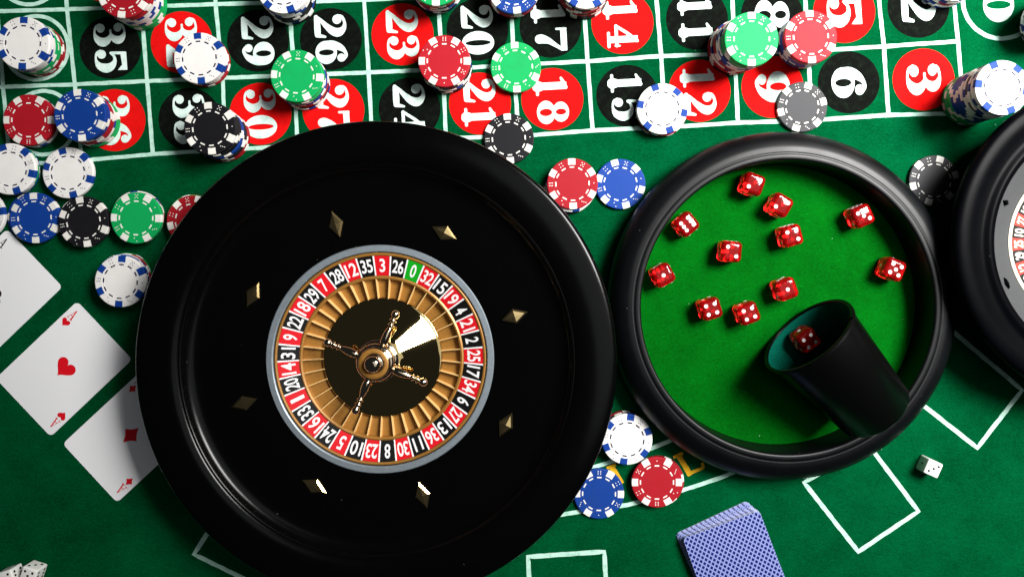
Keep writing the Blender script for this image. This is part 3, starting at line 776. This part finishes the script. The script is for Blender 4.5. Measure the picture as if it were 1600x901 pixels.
# ------------------------------------------------------------------ playing cards
def rounded(wd, ht, r, z0, z1, m, mb=None, name='card'):
    pts = []
    for cx, cy, a in ((wd/2-r, ht/2-r, 0), (-wd/2+r, ht/2-r, 90), (-wd/2+r, -ht/2+r, 180), (wd/2-r, -ht/2+r, 270)):
        for k in range(6):
            t = math.radians(a+18*k); pts.append((cx+r*math.cos(t), cy+r*math.sin(t)))
    n = len(pts)
    vs_ = [(x, y, z1) for x, y in pts]+[(x, y, z0) for x, y in pts]
    fs = [tuple(range(n)), tuple(reversed(range(n, 2*n)))]+[(n+i, n+(i+1) % n, (i+1) % n, i) for i in range(n)]
    if mb: return mesh(name, vs_, fs, [m, mb], fm=[1, 0]+[0]*n)
    return mesh(name, vs_, fs, m)
CW, CHt = 62.5, 87.5
def suit_loops(s):
    if s == 'heart':
        l = []
        for i in range(60):
            t = 2*math.pi*i/60
            l.append((16*math.sin(t)**3/32, (13*math.cos(t)-5*math.cos(2*t)-2*math.cos(3*t)-math.cos(4*t)+2.5)/32))
        return [l]
    if s == 'diamond':
        l = []
        cs = [(0, .56), (-.44, 0), (0, -.56), (.44, 0)]
        for a, b in zip(cs, cs[1:]+cs[:1]):
            for k in range(6):
                t = k/6; f = 1-.16*math.sin(math.pi*t); l.append(((a[0]*(1-t)+b[0]*t)*f, (a[1]*(1-t)+b[1]*t)*f))
        return [l]
    g = glyph([('e', .5, .74, .215, .215), ('e', .26, .42, .215, .215), ('e', .74, .42, .215, .215), ('e', .5, .5, .1, .1), ('p', [(.34, .04), (.66, .04), (.54, .5), (.46, .5)])])
    return [[(p[0]-.5, p[1]-.5) for p in l] for l in g]
def ace(corners, suit, m, label, zlift):
    a = Vector(P(*corners[0])); b = Vector(P(*corners[1]))   # top-left corner and bottom-right corner of the card itself
    c = (a+b)/2
    dgl = (a-c); ang = math.atan2(dgl.y, dgl.x)
    rot = ang-math.atan2(CHt/2, -CW/2)
    t = thing('playing_card', (c.x, c.y, zlift), label, 'playing card', 'aces on the felt', rot)
    part('card_sheet', rounded(CW, CHt, 3.6, 0, .3, M['card'], name='ace sheet'), t)
    lp = suit_loops(suit)
    def sym(size):
        v, f = fill(lp, size, size); return up_normals(mesh(suit+' pip', v, f, m))
    part('centre_pip', sym(16.5 if suit == 'heart' else 15), t, (0, 0, .36))
    small = sym(7.2)
    am = digit_mesh('A', 5.6, 8.4, m)
    for s in (1, -1):
        rz = 0 if s == 1 else math.pi
        part('index_letter', am, t, (s*(-CW/2+5.6), s*(CHt/2-9.5), .36), (0, 0, rz))
        part('index_pip', small, t, (s*(-CW/2+5.6), s*(CHt/2-18.2), .36), (0, 0, rz))
    return t
ace(((11, 360), (-28, 567)), 'club', M['card_black'], 'ace of clubs cut by the left frame edge', .05)
ace(((120.5, 472), (80, 680)), 'heart', M['card_red'], 'ace of hearts lying left of the large wheel', .05)
ace(((226, 577), (184, 781)), 'diamond', M['card_red'], 'ace of diamonds tucked under the large wheel rim', .05)

deckb = rounded(CW, CHt, 3.6, 0, .29, M['back'], M['card'], 'deck card'); 
deckb = mesh_ = deckb
deckb.materials.clear(); deckb.materials.append(M['card']); deckb.materials.append(M['back'])
nfl = len(deckb.polygons); deckb.polygons.foreach_set('material_index', [1]+[0]*(nfl-1))
deckr = rounded(CW, CHt, 3.6, 0, .29, M['card_red'], M['card'], 'red deck card')
deckr.materials.clear(); deckr.materials.append(M['card']); deckr.materials.append(M['card_red'])
deckr.polygons.foreach_set('material_index', [1]+[0]*(nfl-1))
ND = 26
ORDS = 'first second third fourth fifth sixth seventh eighth ninth tenth eleventh twelfth thirteenth fourteenth fifteenth sixteenth seventeenth eighteenth nineteenth twentieth'.split()
ORDS += ['twenty-'+q for q in ORDS[:9]]
for i in range(ND):
    z = .05+i*.31
    f = i/(ND-1)
    ang = math.radians(24.5-4.5*f**.7+random.uniform(-.35, .35))
    tlx = 1054+(1067-1054)*min(1, f*1.6)+random.uniform(-.8, .8); tly = 833+(840.5-833)*min(1, f*1.6)+random.uniform(-.8, .8)
    X0 = Vector(P(tlx, tly, z+.3))
    cx = X0.x+CW/2*math.cos(ang)+CHt/2*math.sin(ang); cy = X0.y+CW/2*math.sin(ang)-CHt/2*math.cos(ang)
    redc = i == 7
    if redc: ang = math.radians(24.5); cx += 2.3; cy -= 2.5
    kk = ND-i
    lab = ('blue backed card on top of the deck near the bottom edge' if i == ND-1 else
           'red card sticking out of the blue backed deck' if redc else
           'bottom card of the blue backed deck' if i == 0 else
           'blue backed card, %s from the top of the deck' % ORDS[kk-1])
    o = bpy.data.objects.new('deck_card', deckr if redc else deckb); link(o)
    o.location = (cx*MM, cy*MM, z*MM); o.rotation_euler = (0, 0, ang)
    tag(o, lab, 'playing card', 'cards in the blue backed deck')

sc.render.engine = 'CYCLES'
sc.cycles.max_bounces = 10; sc.cycles.transmission_bounces = 8; sc.cycles.glossy_bounces = 5
sc.cycles.caustics_refractive = True
